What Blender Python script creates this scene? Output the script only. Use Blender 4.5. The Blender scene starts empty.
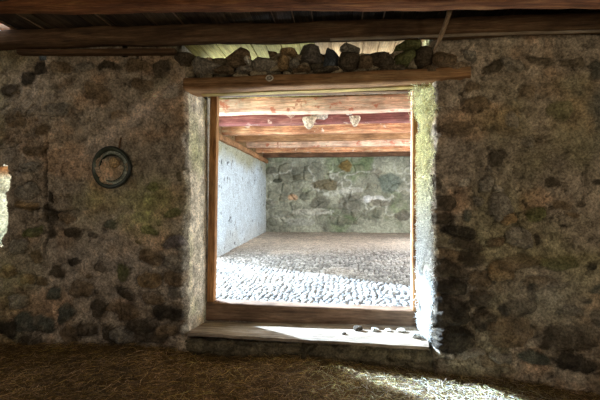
import bpy, math, random
import numpy as np
random.seed(7); rng = np.random.default_rng(11)
scn = bpy.context.scene
COL = scn.collection

# ------------------------------------------------------------------ camera
CAM = (0.0, -4.0, 1.5)
YAW = math.atan(40/400)
Fx, Fy = -math.sin(YAW), math.cos(YAW)
Rx, Ry = math.cos(YAW), math.sin(YAW)
def P(px, py, y):
    u = (px-300)/400; v = (200-py)/400
    dx, dy, dz = Fx+u*Rx, Fy+u*Ry, v
    t = (y-CAM[1])/dy
    return (CAM[0]+t*dx, y, CAM[2]+t*dz)
cd = bpy.data.cameras.new('camera'); cd.lens = 24; cd.sensor_width = 36; cd.clip_end = 200
cam = bpy.data.objects.new('camera', cd); COL.objects.link(cam)
cam.location = CAM; cam.rotation_euler = (math.pi/2, 0, YAW)
scn.camera = cam

# ------------------------------------------------------------------ noise (numpy value noise)
def _hash(ix, iy, iz, seed):
    n = (ix.astype(np.int64)*374761393 + iy.astype(np.int64)*668265263 + iz.astype(np.int64)*2147483647 + seed*1274126177) & 0xffffffff
    n = ((n ^ (n >> 13)) * 1274126177) & 0xffffffff
    n = (n ^ (n >> 16)) & 0xffffffff
    return n/4294967295.0
def vnoise(x, y, z=None, seed=0):
    x = np.asarray(x, float); y = np.asarray(y, float)
    z = np.zeros_like(x) if z is None else np.asarray(z, float)
    x, y, z = np.broadcast_arrays(x, y, z)
    ix, iy, iz = np.floor(x), np.floor(y), np.floor(z)
    fx, fy, fz = x-ix, y-iy, z-iz
    fx = fx*fx*(3-2*fx); fy = fy*fy*(3-2*fy); fz = fz*fz*(3-2*fz)
    r = 0
    for a in (0, 1):
        for b in (0, 1):
            for c in (0, 1):
                w = (fx if a else 1-fx)*(fy if b else 1-fy)*(fz if c else 1-fz)
                r = r + w*_hash(ix+a, iy+b, iz+c, seed)
    return r*2-1
def fbm(x, y, z=None, sc=1.0, oc=4, seed=0, gain=.5):
    r = 0; a = 1; t = 0
    for i in range(oc):
        zz = None if z is None else np.asarray(z)*sc
        r = r + a*vnoise(np.asarray(x)*sc, np.asarray(y)*sc, zz, seed+i*17); t += a
        a *= gain; sc *= 2.03
    return r/t
def sstep(a, b, x):
    t = np.clip((x-a)/(b-a), 0, 1); return t*t*(3-2*t)
def voronoi(x, y, cell, seed=0, jit=.85, stretch=1.0):
    """F1, F2, id hash on a jittered grid; x stretched"""
    u = x/(cell*stretch); v = y/cell
    iu, iv = np.floor(u), np.floor(v)
    f1 = np.full(u.shape, 9.); f2 = np.full(u.shape, 9.); idn = np.zeros(u.shape)
    z = np.zeros_like(u)
    for a in (-1, 0, 1):
        for b in (-1, 0, 1):
            cu, cv = iu+a, iv+b
            px = cu+.5+jit*(_hash(cu, cv, z, seed)-.5); py = cv+.5+jit*(_hash(cu, cv, z, seed+5)-.5)
            d = np.hypot(u-px, v-py); h = _hash(cu, cv, z, seed+9)
            m = d < f1
            f2 = np.where(m, f1, np.minimum(f2, d)); idn = np.where(m, h, idn); f1 = np.where(m, d, f1)
    return f1, f2, idn

# ------------------------------------------------------------------ mesh helpers
def mesh_obj(name, verts, faces, mat=None, parent=None, col=None, smooth=True):
    me = bpy.data.meshes.new(name)
    verts = np.asarray(verts, dtype=np.float32).reshape(-1, 3)
    if isinstance(faces, np.ndarray):
        n, k = faces.shape
        me.vertices.add(len(verts)); me.vertices.foreach_set('co', verts.ravel())
        me.loops.add(n*k); me.loops.foreach_set('vertex_index', faces.astype(np.int32).ravel())
        me.polygons.add(n); me.polygons.foreach_set('loop_start', np.arange(0, n*k, k, dtype=np.int32))
        me.update(calc_edges=True); me.validate()
    else:
        me.from_pydata([tuple(map(float, v)) for v in verts], [], [tuple(int(i) for i in f) for f in faces]); me.update()
    if smooth: me.polygons.foreach_set('use_smooth', np.ones(len(me.polygons), dtype=bool))
    if col is not None:
        at = me.color_attributes.new('Col', 'FLOAT_COLOR', 'POINT')
        c = np.ones((len(verts), 4), dtype=np.float32); c[:, :3] = np.asarray(col, dtype=np.float32).reshape(-1, 3) if np.ndim(col) > 1 else col
        at.data.foreach_set('color', c.ravel())
    if mat: me.materials.append(mat)
    o = bpy.data.objects.new(name, me); COL.objects.link(o)
    if parent: o.parent = parent
    return o
def tag(o, label=None, cat=None, group=None, kind=None):
    if label: o['label'] = label
    if cat: o['category'] = cat
    if group: o['group'] = group
    if kind: o['kind'] = kind
    return o
def grid_faces(nu, nv, off=0):
    i = np.arange(nu-1)[:, None]*nv + np.arange(nv-1)[None, :]
    return np.stack([i, i+nv, i+nv+1, i+1], -1).reshape(-1, 4)+off
class MB:
    def __init__(s): s.v = []; s.f = []; s.c = []; s.n = 0
    def add(s, v, f, c=(1, 1, 1)):
        v = np.asarray(v, float).reshape(-1, 3)
        s.f += [tuple(int(i)+s.n for i in q) for q in f]; s.v.append(v)
        c = np.asarray(c, float); s.c.append(c if c.ndim == 2 else np.tile(c, (len(v), 1)))
        s.n += len(v)
    def box(s, x0, x1, y0, y1, z0, z1, c=(1, 1, 1)):
        v = [(x, y, z) for x in (x0, x1) for y in (y0, y1) for z in (z0, z1)]
        s.add(v, [(0, 1, 3, 2), (4, 6, 7, 5), (0, 4, 5, 1), (2, 3, 7, 6), (0, 2, 6, 4), (1, 5, 7, 3)], c)
    def build(s, name, mat, parent=None, smooth=False):
        return mesh_obj(name, np.concatenate(s.v), s.f, mat, parent, np.concatenate(s.c), smooth)

def beam_geo(p0, p1, w, h, nexp=6, amp=.006, nseg=60, ring=20, seed=0, up=(0, 0, 1), taper=1.0, sag=0):
    """hewn beam from p0 to p1; superellipse section w x h, wobbly; returns verts, faces, (t, ang)"""
    p0 = np.array(p0, float); p1 = np.array(p1, float); ax = p1-p0; L = np.linalg.norm(ax); ax /= L
    up = np.array(up, float); sd = np.cross(ax, up); sd /= np.linalg.norm(sd); up = np.cross(sd, ax)
    th = np.linspace(0, 2*np.pi, ring, endpoint=False)
    cx = np.sign(np.cos(th))*np.abs(np.cos(th))**(2/nexp)*w/2; cz = np.sign(np.sin(th))*np.abs(np.sin(th))**(2/nexp)*h/2
    ts = np.linspace(0, 1, nseg)
    V = []
    for t in ts:
        k = 1+(taper-1)*t
        c = p0+ax*L*t
        n = fbm(np.full(ring, t*L*2.2), np.cos(th)*.8, np.sin(th)*.8, 1.0, 3, seed)
        wob = fbm(np.array([t*L*.7]), np.array([seed*3.1]), None, 1, 2, seed)[0]*amp*2
        s = k*(1+0*n)
        V.append(c+np.outer(cx*s+np.cos(th)*n*amp*2, sd)+np.outer(cz*s+np.sin(th)*n*amp*2, up)+up*(wob-sag*math.sin(math.pi*t)))
    V = np.concatenate(V)
    F = []
    for i in range(nseg-1):
        for j in range(ring):
            a = i*ring+j; b = i*ring+(j+1) % ring
            F.append((a, b, b+ring, a+ring))
    F.append(tuple(range(ring))[::-1]); F.append(tuple((nseg-1)*ring+j for j in range(ring)))
    return V, F
def beam(name, p0, p1, w, h, mat, parent=None, **k):
    V, F = beam_geo(p0, p1, w, h, **k)
    return mesh_obj(name, V, F, mat, parent)

# ------------------------------------------------------------------ materials
def nodes(name):
    m = bpy.data.materials.new(name); m.use_nodes = True; nt = m.node_tree; nt.nodes.clear()
    o = nt.nodes.new('ShaderNodeOutputMaterial'); b = nt.nodes.new('ShaderNodeBsdfPrincipled')
    nt.links.new(b.outputs[0], o.inputs[0]); b.inputs['Roughness'].default_value = .9
    b.inputs['Specular IOR Level'].default_value = .25
    return m, nt, b
def N(nt, t, **k):
    n = nt.nodes.new(t)
    for a, v in k.items(): setattr(n, a, v)
    return n
def noise_node(nt, vec, scale, detail=6, rough=.6, dist=0):
    n = N(nt, 'ShaderNodeTexNoise'); n.inputs['Scale'].default_value = scale; n.inputs['Detail'].default_value = detail
    n.inputs['Roughness'].default_value = rough; n.inputs['Distortion'].default_value = dist
    nt.links.new(vec, n.inputs['Vector']); return n.outputs['Fac']
def ramp(nt, fac, stops):
    r = N(nt, 'ShaderNodeValToRGB'); e = r.color_ramp.elements
    while len(e) < len(stops): e.new(.5)
    for el, (p, c) in zip(e, stops): el.position = p; el.color = (*c, 1) if len(c) == 3 else c
    nt.links.new(fac, r.inputs[0]); return r.outputs[0]
def mixc(nt, a, b, mode='MULTIPLY', fac=1.0):
    m = N(nt, 'ShaderNodeMix', data_type='RGBA', blend_type=mode); m.inputs[0].default_value = fac
    nt.links.new(a, m.inputs[6]); nt.links.new(b, m.inputs[7]); return m.outputs[2]
def bump(nt, b, h, strength, dist):
    n = N(nt, 'ShaderNodeBump'); n.inputs['Strength'].default_value = strength; n.inputs['Distance'].default_value = dist
    nt.links.new(h, n.inputs['Height']); nt.links.new(n.outputs[0], b.inputs['Normal'])
def attr_mat(name, scale=9, lo=.55, hi=1.35, fine=60, bs=.6, bd=.02, rough=.95, f0=.62, f1=1.32):
    m, nt, b = nodes(name)
    at = N(nt, 'ShaderNodeAttribute', attribute_name='Col'); tc = N(nt, 'ShaderNodeTexCoord').outputs['Object']
    n1 = noise_node(nt, tc, scale, 8, .65); n2 = noise_node(nt, tc, fine, 5, .7)
    c1 = ramp(nt, n1, [(.33, (lo,)*3), (.67, (hi,)*3)]); c2 = ramp(nt, n2, [(.40, (f0,)*3), (.60, (f1,)*3)])
    c = mixc(nt, at.outputs['Color'], c1); c = mixc(nt, c, c2)
    nt.links.new(c, b.inputs['Base Color']); b.inputs['Roughness'].default_value = rough
    bump(nt, b, n2, bs, bd); return m
def wood_mat(name, c0, c1, c2, axis=0, scale=1.0, bs=.5, fac=None, attr=False, patches=None):
    m, nt, b = nodes(name)
    tc = N(nt, 'ShaderNodeTexCoord').outputs['Object']
    mp = N(nt, 'ShaderNodeMapping'); sc = [9*scale]*3; sc[axis] = .7*scale; mp.inputs['Scale'].default_value = sc
    nt.links.new(tc, mp.inputs[0])
    g = noise_node(nt, mp.outputs[0], 2.2, 8, .65, .4); g2 = noise_node(nt, mp.outputs[0], 9, 6, .7)
    c = ramp(nt, g, [(.28, c0), (.5, c1), (.72, c2)])
    n = ramp(nt, g2, [(.3, (.5,)*3), (.65, (1.25,)*3)]); c = mixc(nt, c, n)
    big = ramp(nt, noise_node(nt, tc, 2.3, 5, .6), [(.3, (.6,)*3), (.7, (1.3,)*3)]); c = mixc(nt, c, big)
    if patches:
        pf = ramp(nt, noise_node(nt, tc, patches[1], 4, .6), [(patches[2], (0,)*3), (patches[2]+.06, (1,)*3)])
        mx = N(nt, 'ShaderNodeMix', data_type='RGBA'); nt.links.new(pf, mx.inputs[0]); nt.links.new(c, mx.inputs[6]); mx.inputs[7].default_value = (*patches[0], 1); c = mx.outputs[2]
    if attr:
        at = N(nt, 'ShaderNodeAttribute', attribute_name='Col'); c = mixc(nt, c, at.outputs['Color'])
    nt.links.new(c, b.inputs['Base Color']); bump(nt, b, g2, bs, .01); b.inputs['Roughness'].default_value = .85
    return m
M_wall = attr_mat('rubble_plaster', 9, .5, 1.45, 46, .7, .03)
M_rock = attr_mat('loose_rock', 12, .5, 1.4, 50, .7, .02)
M_white = attr_mat('limewash', 5, .85, 1.12, 40, .5, .02)
M_cob = attr_mat('cobble', 14, .7, 1.25, 60, .4, .008)
M_straw = attr_mat('straw', 30, .7, 1.3, 90, .1, .002, .7)
M_ground = attr_mat('earth_floor', 9, .6, 1.3, 60, .8, .02)
M_log = wood_mat('old_log', (.035, .02, .012), (.13, .07, .035), (.24, .15, .08))
M_logred = wood_mat('red_brown_log', (.06, .022, .01), (.24, .09, .035), (.42, .2, .07))
M_board = wood_mat('ceiling_board', (.02, .014, .01), (.06, .04, .026), (.11, .075, .045), axis=1, attr=True)
M_lintel = wood_mat('lintel_wood', (.13, .06, .025), (.36, .19, .085), (.55, .34, .17))
M_under = wood_mat('lintel_board_wood', (.25, .16, .05), (.5, .36, .12), (.65, .5, .2))
M_pale = wood_mat('pale_joist', (.48, .21, .13), (.82, .52, .36), (.92, .74, .56), patches=((.55, .2, .12), 6, .57))
M_red = wood_mat('red_joist', (.17, .05, .045), (.32, .11, .09), (.50, .24, .18), patches=((.62, .42, .33), 5, .62))
M_orange = wood_mat('orange_joist', (.26, .08, .035), (.66, .30, .15), (.86, .66, .38), scale=1.4, patches=((.8, .62, .48), 4, .6))
M_brown = wood_mat('brown_joist', (.16, .07, .03), (.38, .19, .085), (.55, .32, .17), scale=1.4)
M_dkbrown = wood_mat('dark_brown_joist', (.05, .03, .015), (.15, .075, .04), (.28, .15, .08))
M_pass = attr_mat('passage_plaster', 4, .75, 1.25, 14, .7, .03, .95, .78, 1.2)
M_jambV = wood_mat('jamb_wood', (.16, .06, .02), (.40, .19, .07), (.55, .32, .15), axis=2)
M_jambP = wood_mat('jamb_pale', (.6, .42, .34), (.85, .68, .58), (.9, .8, .72), axis=2)
M_sill = wood_mat('sill_wood', (.10, .055, .03), (.21, .125, .075), (.34, .22, .14))
M_plank = wood_mat('step_plank', (.16, .11, .07), (.31, .24, .17), (.47, .40, .33))

# ------------------------------------------------------------------ rubble wall surface
PL = np.array([.50, .405, .305])      # old plaster
# px, py, w, h, colour, protrusion
DK = (.09, .068, .045); BR = (.21, .145, .085); GY = (.31, .27, .215); OC = (.36, .24, .12); MS = (.15, .155, .06); PU = (.2, .17, .17); BK = (.042, .034, .025); TL = (.11, .115, .09); LT = (.52, .46, .37)
stones_px = [
 (75,234,20,10,DK,.03),(110,224,15,9,TL,.02),(49,214,12,20,DK,.0),(27,205,22,11,OC,.02),(52,198,6,10,BK,-.02),(95,236,8,5,DK,.01),
 (150,230,18,8,MS,.02),(161,221,8,5,DK,.01),(175,214,14,8,MS,.01),(177,243,24,14,PU,.03),(138,242,10,5,BR,.01),(152,187,14,10,MS,.0),(178,177,6,6,DK,0),
 (73,261,14,7,BK,.015),(101,268,11,8,DK,.03),(57,272,12,12,DK,.02),(43,281,9,8,BR,.02),(37,257,10,16,BR,.0),(54,294,17,14,TL,.03),(82,290,23,16,BR,.04),(100,308,16,18,DK,.03),
 (66,312,14,20,TL,.03),(88,330,24,15,DK,.03),(115,310,14,10,BR,.02),(112,334,20,18,DK,.03),(45,325,24,16,TL,.04),(18,300,20,16,GY,.04),(24,322,22,18,TL,.03),(8,330,16,20,BK,.02),(30,280,16,10,OC,.02),
 (10,272,16,14,OC,.03),(70,335,18,14,BR,.03),(30,342,22,12,DK,.03),
 (124,274,12,14,MS,.02),(124,293,22,12,DK,.03),(151,258,24,17,BR,.03),(176,262,26,14,GY,.03),(150,280,22,15,OC,.04),(176,278,27,13,BR,.03),(178,292,19,15,GY,.04),(153,298,24,12,BR,.03),
 (168,313,36,13,BK,.02),(128,313,20,14,BR,.03),(140,326,24,14,DK,.04),(122,334,22,16,GY,.03),(165,330,26,12,BR,.03),(186,330,16,12,GY,.03),(186,250,14,12,GY,.02),(150,338,30,8,DK,.03),(98,290,6,5,DK,.01),(88,277,6,4,BR,.01),
 (35,150,20,9,BR,.02),(30,168,18,10,GY,.02),(32,232,20,10,MS,.02),(20,245,18,14,GY,.02),(50,232,9,12,DK,.02),(66,216,22,10,BR,.02),(28,190,24,12,GY,.02),(42,130,14,12,BR,.01),(15,120,20,16,BR,.02),(12,90,18,14,DK,.02),(28,78,12,14,BK,.0),(40,68,14,12,BK,-.02),
 (475,103,22,14,BR,.02),(498,159,19,15,BK,.02),(488,184,17,18,GY,.03),(438,182,12,11,DK,.02),(446,200,28,15,DK,.03),(441,216,20,13,DK,.03),(466,217,11,11,TL,.03),(456,232,36,13,BK,.03),(465,244,32,10,DK,.03),
 (501,207,25,25,GY,.04),(508,220,15,11,OC,.05),(518,239,26,18,GY,.04),(495,243,20,10,BR,.04),(476,200,8,9,GY,.02),(467,185,8,8,LT,.01),(500,192,9,6,LT,.01),(490,170,10,8,GY,.02),
 (552,185,13,9,DK,.015),(562,206,26,10,BR,.015),(538,216,19,14,MS,.02),(596,182,14,6,BK,.01),(584,202,7,8,DK,.01),(575,214,14,6,BR,.01),(528,205,5,8,BK,-.02),(536,238,6,12,BK,-.02),(567,229,10,3,BK,0),
 (452,257,36,12,BR,.03),(450,271,42,14,DK,.04),(449,288,40,16,BK,.05),(451,311,43,24,BK,.06),(450,337,44,25,BK,.06),(482,300,20,20,DK,.03),(480,278,24,16,BR,.03),(500,272,26,20,OC,.03),(472,258,22,12,DK,.02),(484,322,24,16,DK,.03),
 (510,330,50,30,BR,.05),(592,263,12,7,BK,.02),(541,282,30,13,BR,.03),(557,286,22,8,DK,.02),(531,291,7,15,BK,-.05),(570,311,30,9,BK,.02),(517,307,30,14,DK,.03),(568,338,56,22,DK,.04),(505,308,12,9,BK,.0),
 (520,262,50,12,BR,.02),(560,262,40,10,MS,.015),(598,318,12,16,DK,.02),(443,351,22,6,LT,.04),(470,352,26,8,GY,.05),(500,356,30,10,GY,.04),(535,358,30,12,TL,.03),(575,362,40,14,BK,.03),(594,290,14,8,TL,.01),(585,301,16,5,DK,.01),
 (525,93,20,14,BR,.015),(510,120,12,16,GY,.01),(560,110,24,18,MS,.005),(530,140,12,10,GY,.01),(455,130,30,14,BR,.01),(470,85,16,10,BR,.015),(460,68,20,9,BR,.02),(490,68,20,10,DK,.02),(510,66,24,10,GY,.03),(540,60,26,10,DK,.02),(572,62,24,10,DK,.02),(595,70,16,14,TL,.02),
 (60,70,22,12,BR,.02),(85,68,22,10,GY,.02),(110,66,20,9,DK,.0),(136,66,22,12,BR,.02),(160,68,18,14,DK,.02),(170,92,18,14,GY,.02),(140,84,22,12,BR,.01),(95,92,26,16,BR,.005),(60,110,22,16,GY,.005),(120,116,20,9,OC,.01),(136,122,20,9,GY,.01),
]
def wall_field(X, Z, side):
    """returns protrusion towards the room and albedo"""
    wx = X+fbm(X, Z, None, 6, 4, 31)*.06; wz = Z+fbm(X, Z, None, 6, 4, 57)*.06
    H = fbm(X, Z, None, 1.6, 5, 3)*.05 + fbm(X, Z, None, 9, 5, 9, .65)*.026
    flake = sstep(.0, .12, fbm(X, Z, None, 3.2, 5, 123, .6)); H += flake*.012
    C = np.broadcast_to(PL, X.shape+(3,)).copy()
    C = C*(1+.30*fbm(X, Z, None, 2.1, 4, 21)[..., None])
    # warm and green weathering
    g = sstep(.0, .5, fbm(X, Z, None, 1.3, 4, 77)); C = C*(1-g[..., None]*np.array([.22, .17, .32]))
    w = sstep(.05, .5, fbm(X, Z, None, 2.7, 4, 88)); C = C*(1+w[..., None]*np.array([.25, .05, -.1]))
    C = C*(.84+.2*flake[..., None]); pits = sstep(.22, .5, fbm(X, Z, None, 17, 4, 5, .6)); H -= pits*.016; C = C*(1-.5*pits[..., None])  # pits also darkened in the colour, standing in for cavity shade
    mot = fbm(X, Z, None, 6, 5, 131, .65)[..., None]; C = C*(1+.30*mot)
    # rubble showing through the lost plaster near the ground and beside the opening
    f1, f2, idn = voronoi(wx, wz*1.0, .15, 4, .8, 1.45)
    ed = f2-f1+.10*fbm(X, Z, None, 14, 3, 150)
    low = sstep(.95, .25, Z+.25*fbm(X, Z, None, 1.5, 3, 13))
    if side == 'R':
        low = np.maximum(low, sstep(1.75, 1.2, Z+.1*fbm(X, Z, None, 2, 2, 5))*sstep(2.3, 1.5, X+.3*fbm(X, Z, None, 1.7, 2, 41)))
        low = np.maximum(low*.85, sstep(.5, .1, Z))
    else:
        low = np.maximum(low, .45*sstep(1.1, .7, Z)*sstep(-2.1, -1.9, X))
        low = np.maximum(low, .6*sstep(-2.55, -2.9, X))
    low = low*sstep(.25, .5, idn)*sstep(-.25, .15, fbm(X, Z, None, 3.5, 4, 140))
    low = low*(np.where(Z > .45, .3, .6) if side == 'R' else .35+.3*sstep(.3, .05, Z))
    st = sstep(.02, .22, ed)*low
    H += st*(.02+.03*idn); H -= low*sstep(.1, .0, ed)*.015
    sc = np.array(DK)[None, None]*(.45+1.9*idn[..., None])*(1+.3*fbm(X, Z, None, 9, 3, 90)[..., None]); sc = sc*np.array([1.15, 1, .85])
    C = C*(1-st[..., None])+sc*st[..., None]
    if side == 'L':
        x0, _, z0 = P(115, 262, 0); b = np.clip(np.exp(-((X-x0)/.7)**2-((Z-z0)/.42)**2)*(.75+.7*fbm(X, Z, None, 8, 4, 14)), 0, 1)[..., None]
        C = C*(1-b*.7)+np.array([.60, .51, .43])*b*.7*(1-.7*st[..., None])
    for k, (px, py, w_, h_, c, pr) in enumerate(stones_px):
        if (side == 'L') != (px < 300): continue
        x0, _, z0 = P(px, py, 0); x1, _, z1 = P(px+w_/2, py-h_/2, 0)
        rx, rz = (x1-x0), (z1-z0)
        if rx <= 0: continue
        m = (np.abs(X-x0) < rx*1.8+.06) & (np.abs(Z-z0) < rz*1.8+.06)
        if not m.any(): continue
        th = random.uniform(-.25, .25); dx = wx[m]-x0; dz = wz[m]-z0
        a = (dx*math.cos(th)+dz*math.sin(th))/rx; b = (-dx*math.sin(th)+dz*math.cos(th))/rz
        d = (np.abs(a)**2.6+np.abs(b)**2.6)**(1/2.6)+.22*fbm(X[m], Z[m], None, 7, 5, 200+k, .6)
        s = sstep(1.05, .95, d); rim = np.exp(-((d-1.1)/.08)**2)
        dome = np.clip(1-d*d, 0, 1)**.5*s
        H[m] += (dome if pr > 0 else s)*abs(pr)*(1.1 if pr > 0 else -1)+s*.004-rim*.012
        cc = np.array(c)*(1+.5*fbm(X[m], Z[m], None, 16, 4, 300+k)[:, None])
        al = (s*np.clip(.95+.4*fbm(X[m], Z[m], None, 8, 3, 600+k), .2, .95))[:, None]
        C[m] = (C[m]*(1-al)+cc*al)*(1-.45*rim[:, None])
    # hairline cracks in the plaster
    wX = X+.09*fbm(X, Z, None, 3, 4, 501); wZ = Z+.09*fbm(X, Z, None, 3, 4, 502)
    g1, g2, _i = voronoi(wX, wZ, .27, 505, .9, 1.2)
    ck = sstep(.035, .012, g2-g1)*sstep(-.05, .2, fbm(X, Z, None, 2.2, 3, 503))
    H = H-ck*.014; C = C*(1-.55*ck[..., None])
    if side == 'L':
        cr = np.exp(-((X-(P(46, 200, 0)[0])-.03*fbm(X*0, Z, None, 6, 3, 61))/.015)**2)*sstep(2.3, 2.0, Z)*sstep(.7, 1., Z)
        H -= cr*.03; C *= (1-.6*cr[..., None])
        cr = np.exp(-((Z-P(50, 212, 0)[2]-.03*fbm(X, Z*0, None, 6, 3, 62)+.04*(X+2.6))/.015)**2)*sstep(P(85, 0, 0)[0], P(75, 0, 0)[0], X)
        H -= cr*.03; C *= (1-.6*cr[..., None])
        # green light patches and a pale light streak painted into the plaster colour
        def blob(px, py, rx, rz, rot=0, sd=1):
            x0, _, z0 = P(px, py, 0); dx = X-x0; dz = Z-z0; c, s = math.cos(rot), math.sin(rot)
            return np.exp(-(((dx*c+dz*s)/rx)**2+((-dx*s+dz*c)/rz)**2))*(.65+.7*fbm(X, Z, None, 10, 4, sd))
        for (px, py, rx, rz, a) in ((142, 212, .26, .22, 1.), (160, 195, .30, .2, .5), (10, 275, .3, .3, .4), (100, 200, .2, .1, .5)):
            b = np.clip(blob(px, py, rx, rz, 0, px)*a, 0, 1)[..., None]
            C = C*(1-b*.85)+np.array([.56, .58, .22])*b*.85*(1+.4*fbm(X, Z, None, 30, 3, 33)[..., None])
        b = np.clip(blob(140, 113, .62, .11, .62, 12)*1.3, 0, 1)[..., None]; C = C*(1-b*.85)+np.array([.98, .78, .64])*b*.85
        # mortar pale band on the opening's edge
    else:
        x0 = P(470, 0, 0)[0]
        for (px, py, rx, rz, a, c) in ((540, 110, .5, .5, .45, (.38, .30, .19)), (555, 300, .45, .25, .6, (.42, .38, .31)), (560, 258, .5, .06, .6, (.25, .21, .10)), (450, 160, .3, .3, .3, (.36, .3, .25)), (600, 110, .12, .35, .6, (.13, .13, .13))):
            xx, _, zz = P(px, py, 0); b = np.clip(np.exp(-((X-xx)/rx)**2-((Z-zz)/rz)**2)*a*(1+.6*fbm(X, Z, None, 6, 4, px)), 0, 1)[..., None]*(1-st[..., None])
            C = C*(1-b)+np.array(c)*b
    return H, np.clip(C, .01, .9)

XL, XR = P(187, 250, 0)[0], P(433, 250, 0)[0]     # front edges of the opening
YF = .48                                           # where the wooden frame stands
JL, JR = P(206, 250, YF)[0], P(420, 250, YF)[0]
def side_panel(side, Xfar, Xedge, Xin, z0, z1, step=.0125):
    sgn = 1 if side == 'L' else -1                # direction of increasing s towards the opening
    zs = np.arange(z0, z1+step, step)
    nf = int(abs(Xedge-Xfar)/step); nr = int((YF+.02)/step)
    sF = np.linspace(0, 1, nf); sR = np.linspace(0, 1, nr+1)[1:]
    Z = np.tile(zs[None], (nf+nr, 1))
    edge = Xedge+.035*fbm(Z[0]*1.0, Z[0]*0, None, 3.5, 4, 71 if side == 'L' else 72)
    Xf = Xfar+(edge[None]-Xfar)*sF[:, None]; Hf, Cf = wall_field(Xf, Z[:nf], side)
    dist = np.abs(edge[None]-Xf); rnd = np.clip(1-dist/(.07 if side == 'L' else .035), 0, 1)**2*.06
    Yf = -Hf+rnd
    Yr = .06+(YF+.03-.06)*sR[:, None]+0*Z[nf:]
    Xr0 = edge[None]+(Xin-edge[None])*sR[:, None]
    Yk = Yr; nz = fbm(Yk*1.0, Z[nf:], None, 4, 4, 15)*.03+fbm(Yk, Z[nf:], None, 22, 3, 16)*.014
    Xr = Xr0+sgn*(nz*(1-sR[:, None]**3))
    Xr[:, :] += (Yf[-1]-.06)[None]*0
    X = np.concatenate([Xf, Xr]); Y = np.concatenate([Yf, Yr+(Yf[-1]-.06)[None]*(1-sR[:, None])])
    n4 = fbm(Yk, Z[nf:], None, 8, 4, 19)[..., None]
    base = np.array([.62, .52, .38]) if side == 'L' else np.array([.56, .54, .46])
    Cr = base*(1+.35*n4)
    if side == 'L':
        gm = np.clip(fbm(Yk, Z[nf:], None, 3, 3, 39)*1.5, 0, 1)[..., None]; Cr = Cr*(1-gm*np.array([.25, .15, .4]))
    else:
        t = sstep(.8, 2.4, Z[nf:])[..., None]; Cr = Cr*(1-t*np.array([.0, .04, .42]))
    bl = sstep(0, .25, sR)[:, None, None]; Cr = Cf[-1][None]*(1-bl)+Cr*bl if side == 'R' else Cr
    if side == 'L':
        kk = np.clip(1-dist/.05, 0, 1)[..., None]*.6; Cf = Cf*(1-kk)+np.array([.36, .3, .2])*kk
    C = np.concatenate([Cf, Cr])
    V = np.stack([X, Y, Z], -1).reshape(-1, 3); F = grid_faces(nf+nr, len(zs))
    if side == 'R': F = F[:, ::-1]
    return V, F, C.reshape(-1, 3)

zb = -.45
# left niche window at the edge of the photograph
NX = P(9, 200, 0)[0]; NZ0, NZ1 = P(4, 246, 0)[2], P(4, 166, 0)[2]
VL, FL, CL = side_panel('L', -4.6, XL, JL, zb, 3.14)
cen = VL[FL].mean(1)
nxe = NX-.03-.25*np.clip((NZ0+.35-cen[:, 2]), 0, 1)+.09*fbm(cen[:, 2], cen[:, 2]*0, None, 6, 3, 3)
keep = ~((cen[:, 0] < nxe) & (cen[:, 0] > -4.3) & (cen[:, 2] > NZ0+.03*fbm(cen[:, 0], cen[:, 0]*0, None, 8, 2, 4)) & (cen[:, 2] < NZ1+.03*fbm(cen[:, 0], cen[:, 0]*0, None, 8, 2, 6)))
FL = FL[keep]
for px_, w_ in ((43, .05), (125, .03)):
    c_ = VL[FL].mean(1); xg = P(px_, 58, 0)[0]; FL = FL[~((np.abs(c_[:, 0]-xg) < w_) & (c_[:, 2] > 3.0))]
VR, FR, CR = side_panel('R', 4.2, XR, JR, zb, 3.2)
# drop wall above the lintel level inside the lintel's span
LZ1 = 2.74
def below(panelV, F, lim):
    c = panelV[F].mean(1); return F[lim(c)]
FL = below(VL, FL, lambda c: ~((c[:, 0] > XL+.02) & (c[:, 2] > 2.66)) & ~((c[:, 0] > P(178, 60, 0)[0]) & (c[:, 2] > 2.99-.3*np.abs(np.sin(c[:, 0]*9))*.2)))
FR = below(VR, FR, lambda c: ~((c[:, 0] < XR-.02) & (c[:, 2] > 2.70)))
V = [VL, VR]; F = [FL, FR+len(VL)]; C = [CL, CR]; off = len(VL)+len(VR)
def add_grid(X, Y, Z, Cc, flip=False):
    global off
    nu, nv = X.shape; f = grid_faces(nu, nv, off)
    if flip: f = f[:, ::-1]
    V.append(np.stack([X, Y, Z], -1).reshape(-1, 3)); C.append(Cc.reshape(-1, 3)); F.append(f); off += nu*nv
# wall core above the lintel (rubble bed behind the loose stones) and footing under the step
us = np.linspace(XL-.12, XR+.12, 200); vs = np.linspace(2.70, 2.97, 20)
X, Z = np.meshgrid(us, vs, indexing='ij')
f1, f2, idn = voronoi(X, Z, .1, 8, .8, 1.5)
Cg = np.array([.30, .24, .16])*(.5+1.2*idn[..., None])*sstep(0, .2, f2-f1)[..., None]
zt = Z+(Z-2.70)/.27*.06*fbm(X, X*0, None, 5, 3, 55)
add_grid(X, .07-.04*sstep(0, .25, f2-f1)+.03*fbm(X, Z, None, 12, 3, 2), zt, Cg)
ys = np.linspace(.05, .60, 20); X2, Y2 = np.meshgrid(us, ys, indexing='ij')
add_grid(X2, Y2, 2.97+.05*fbm(X2, Y2*0, None, 5, 3, 55)*np.exp(-(Y2-.05)*8)+.03*fbm(X2, Y2, None, 8, 3, 5), np.full(X2.shape+(3,), .2))
us = np.linspace(XL-.08, XR+.08, 210); vs = np.linspace(zb, .045, 45)
X, Z = np.meshgrid(us, vs, indexing='ij')
f1, f2, idn = voronoi(X+.08*fbm(X, Z, None, 5, 4, 91), Z+.05*fbm(X, Z, None, 6, 4, 92), .10, 18, .9, 2.3)
Cg = np.array([.16, .13, .08])*(.6+.7*idn[..., None])*(1+.5*fbm(X, Z, None, 8, 4, 93)[..., None])
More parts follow.
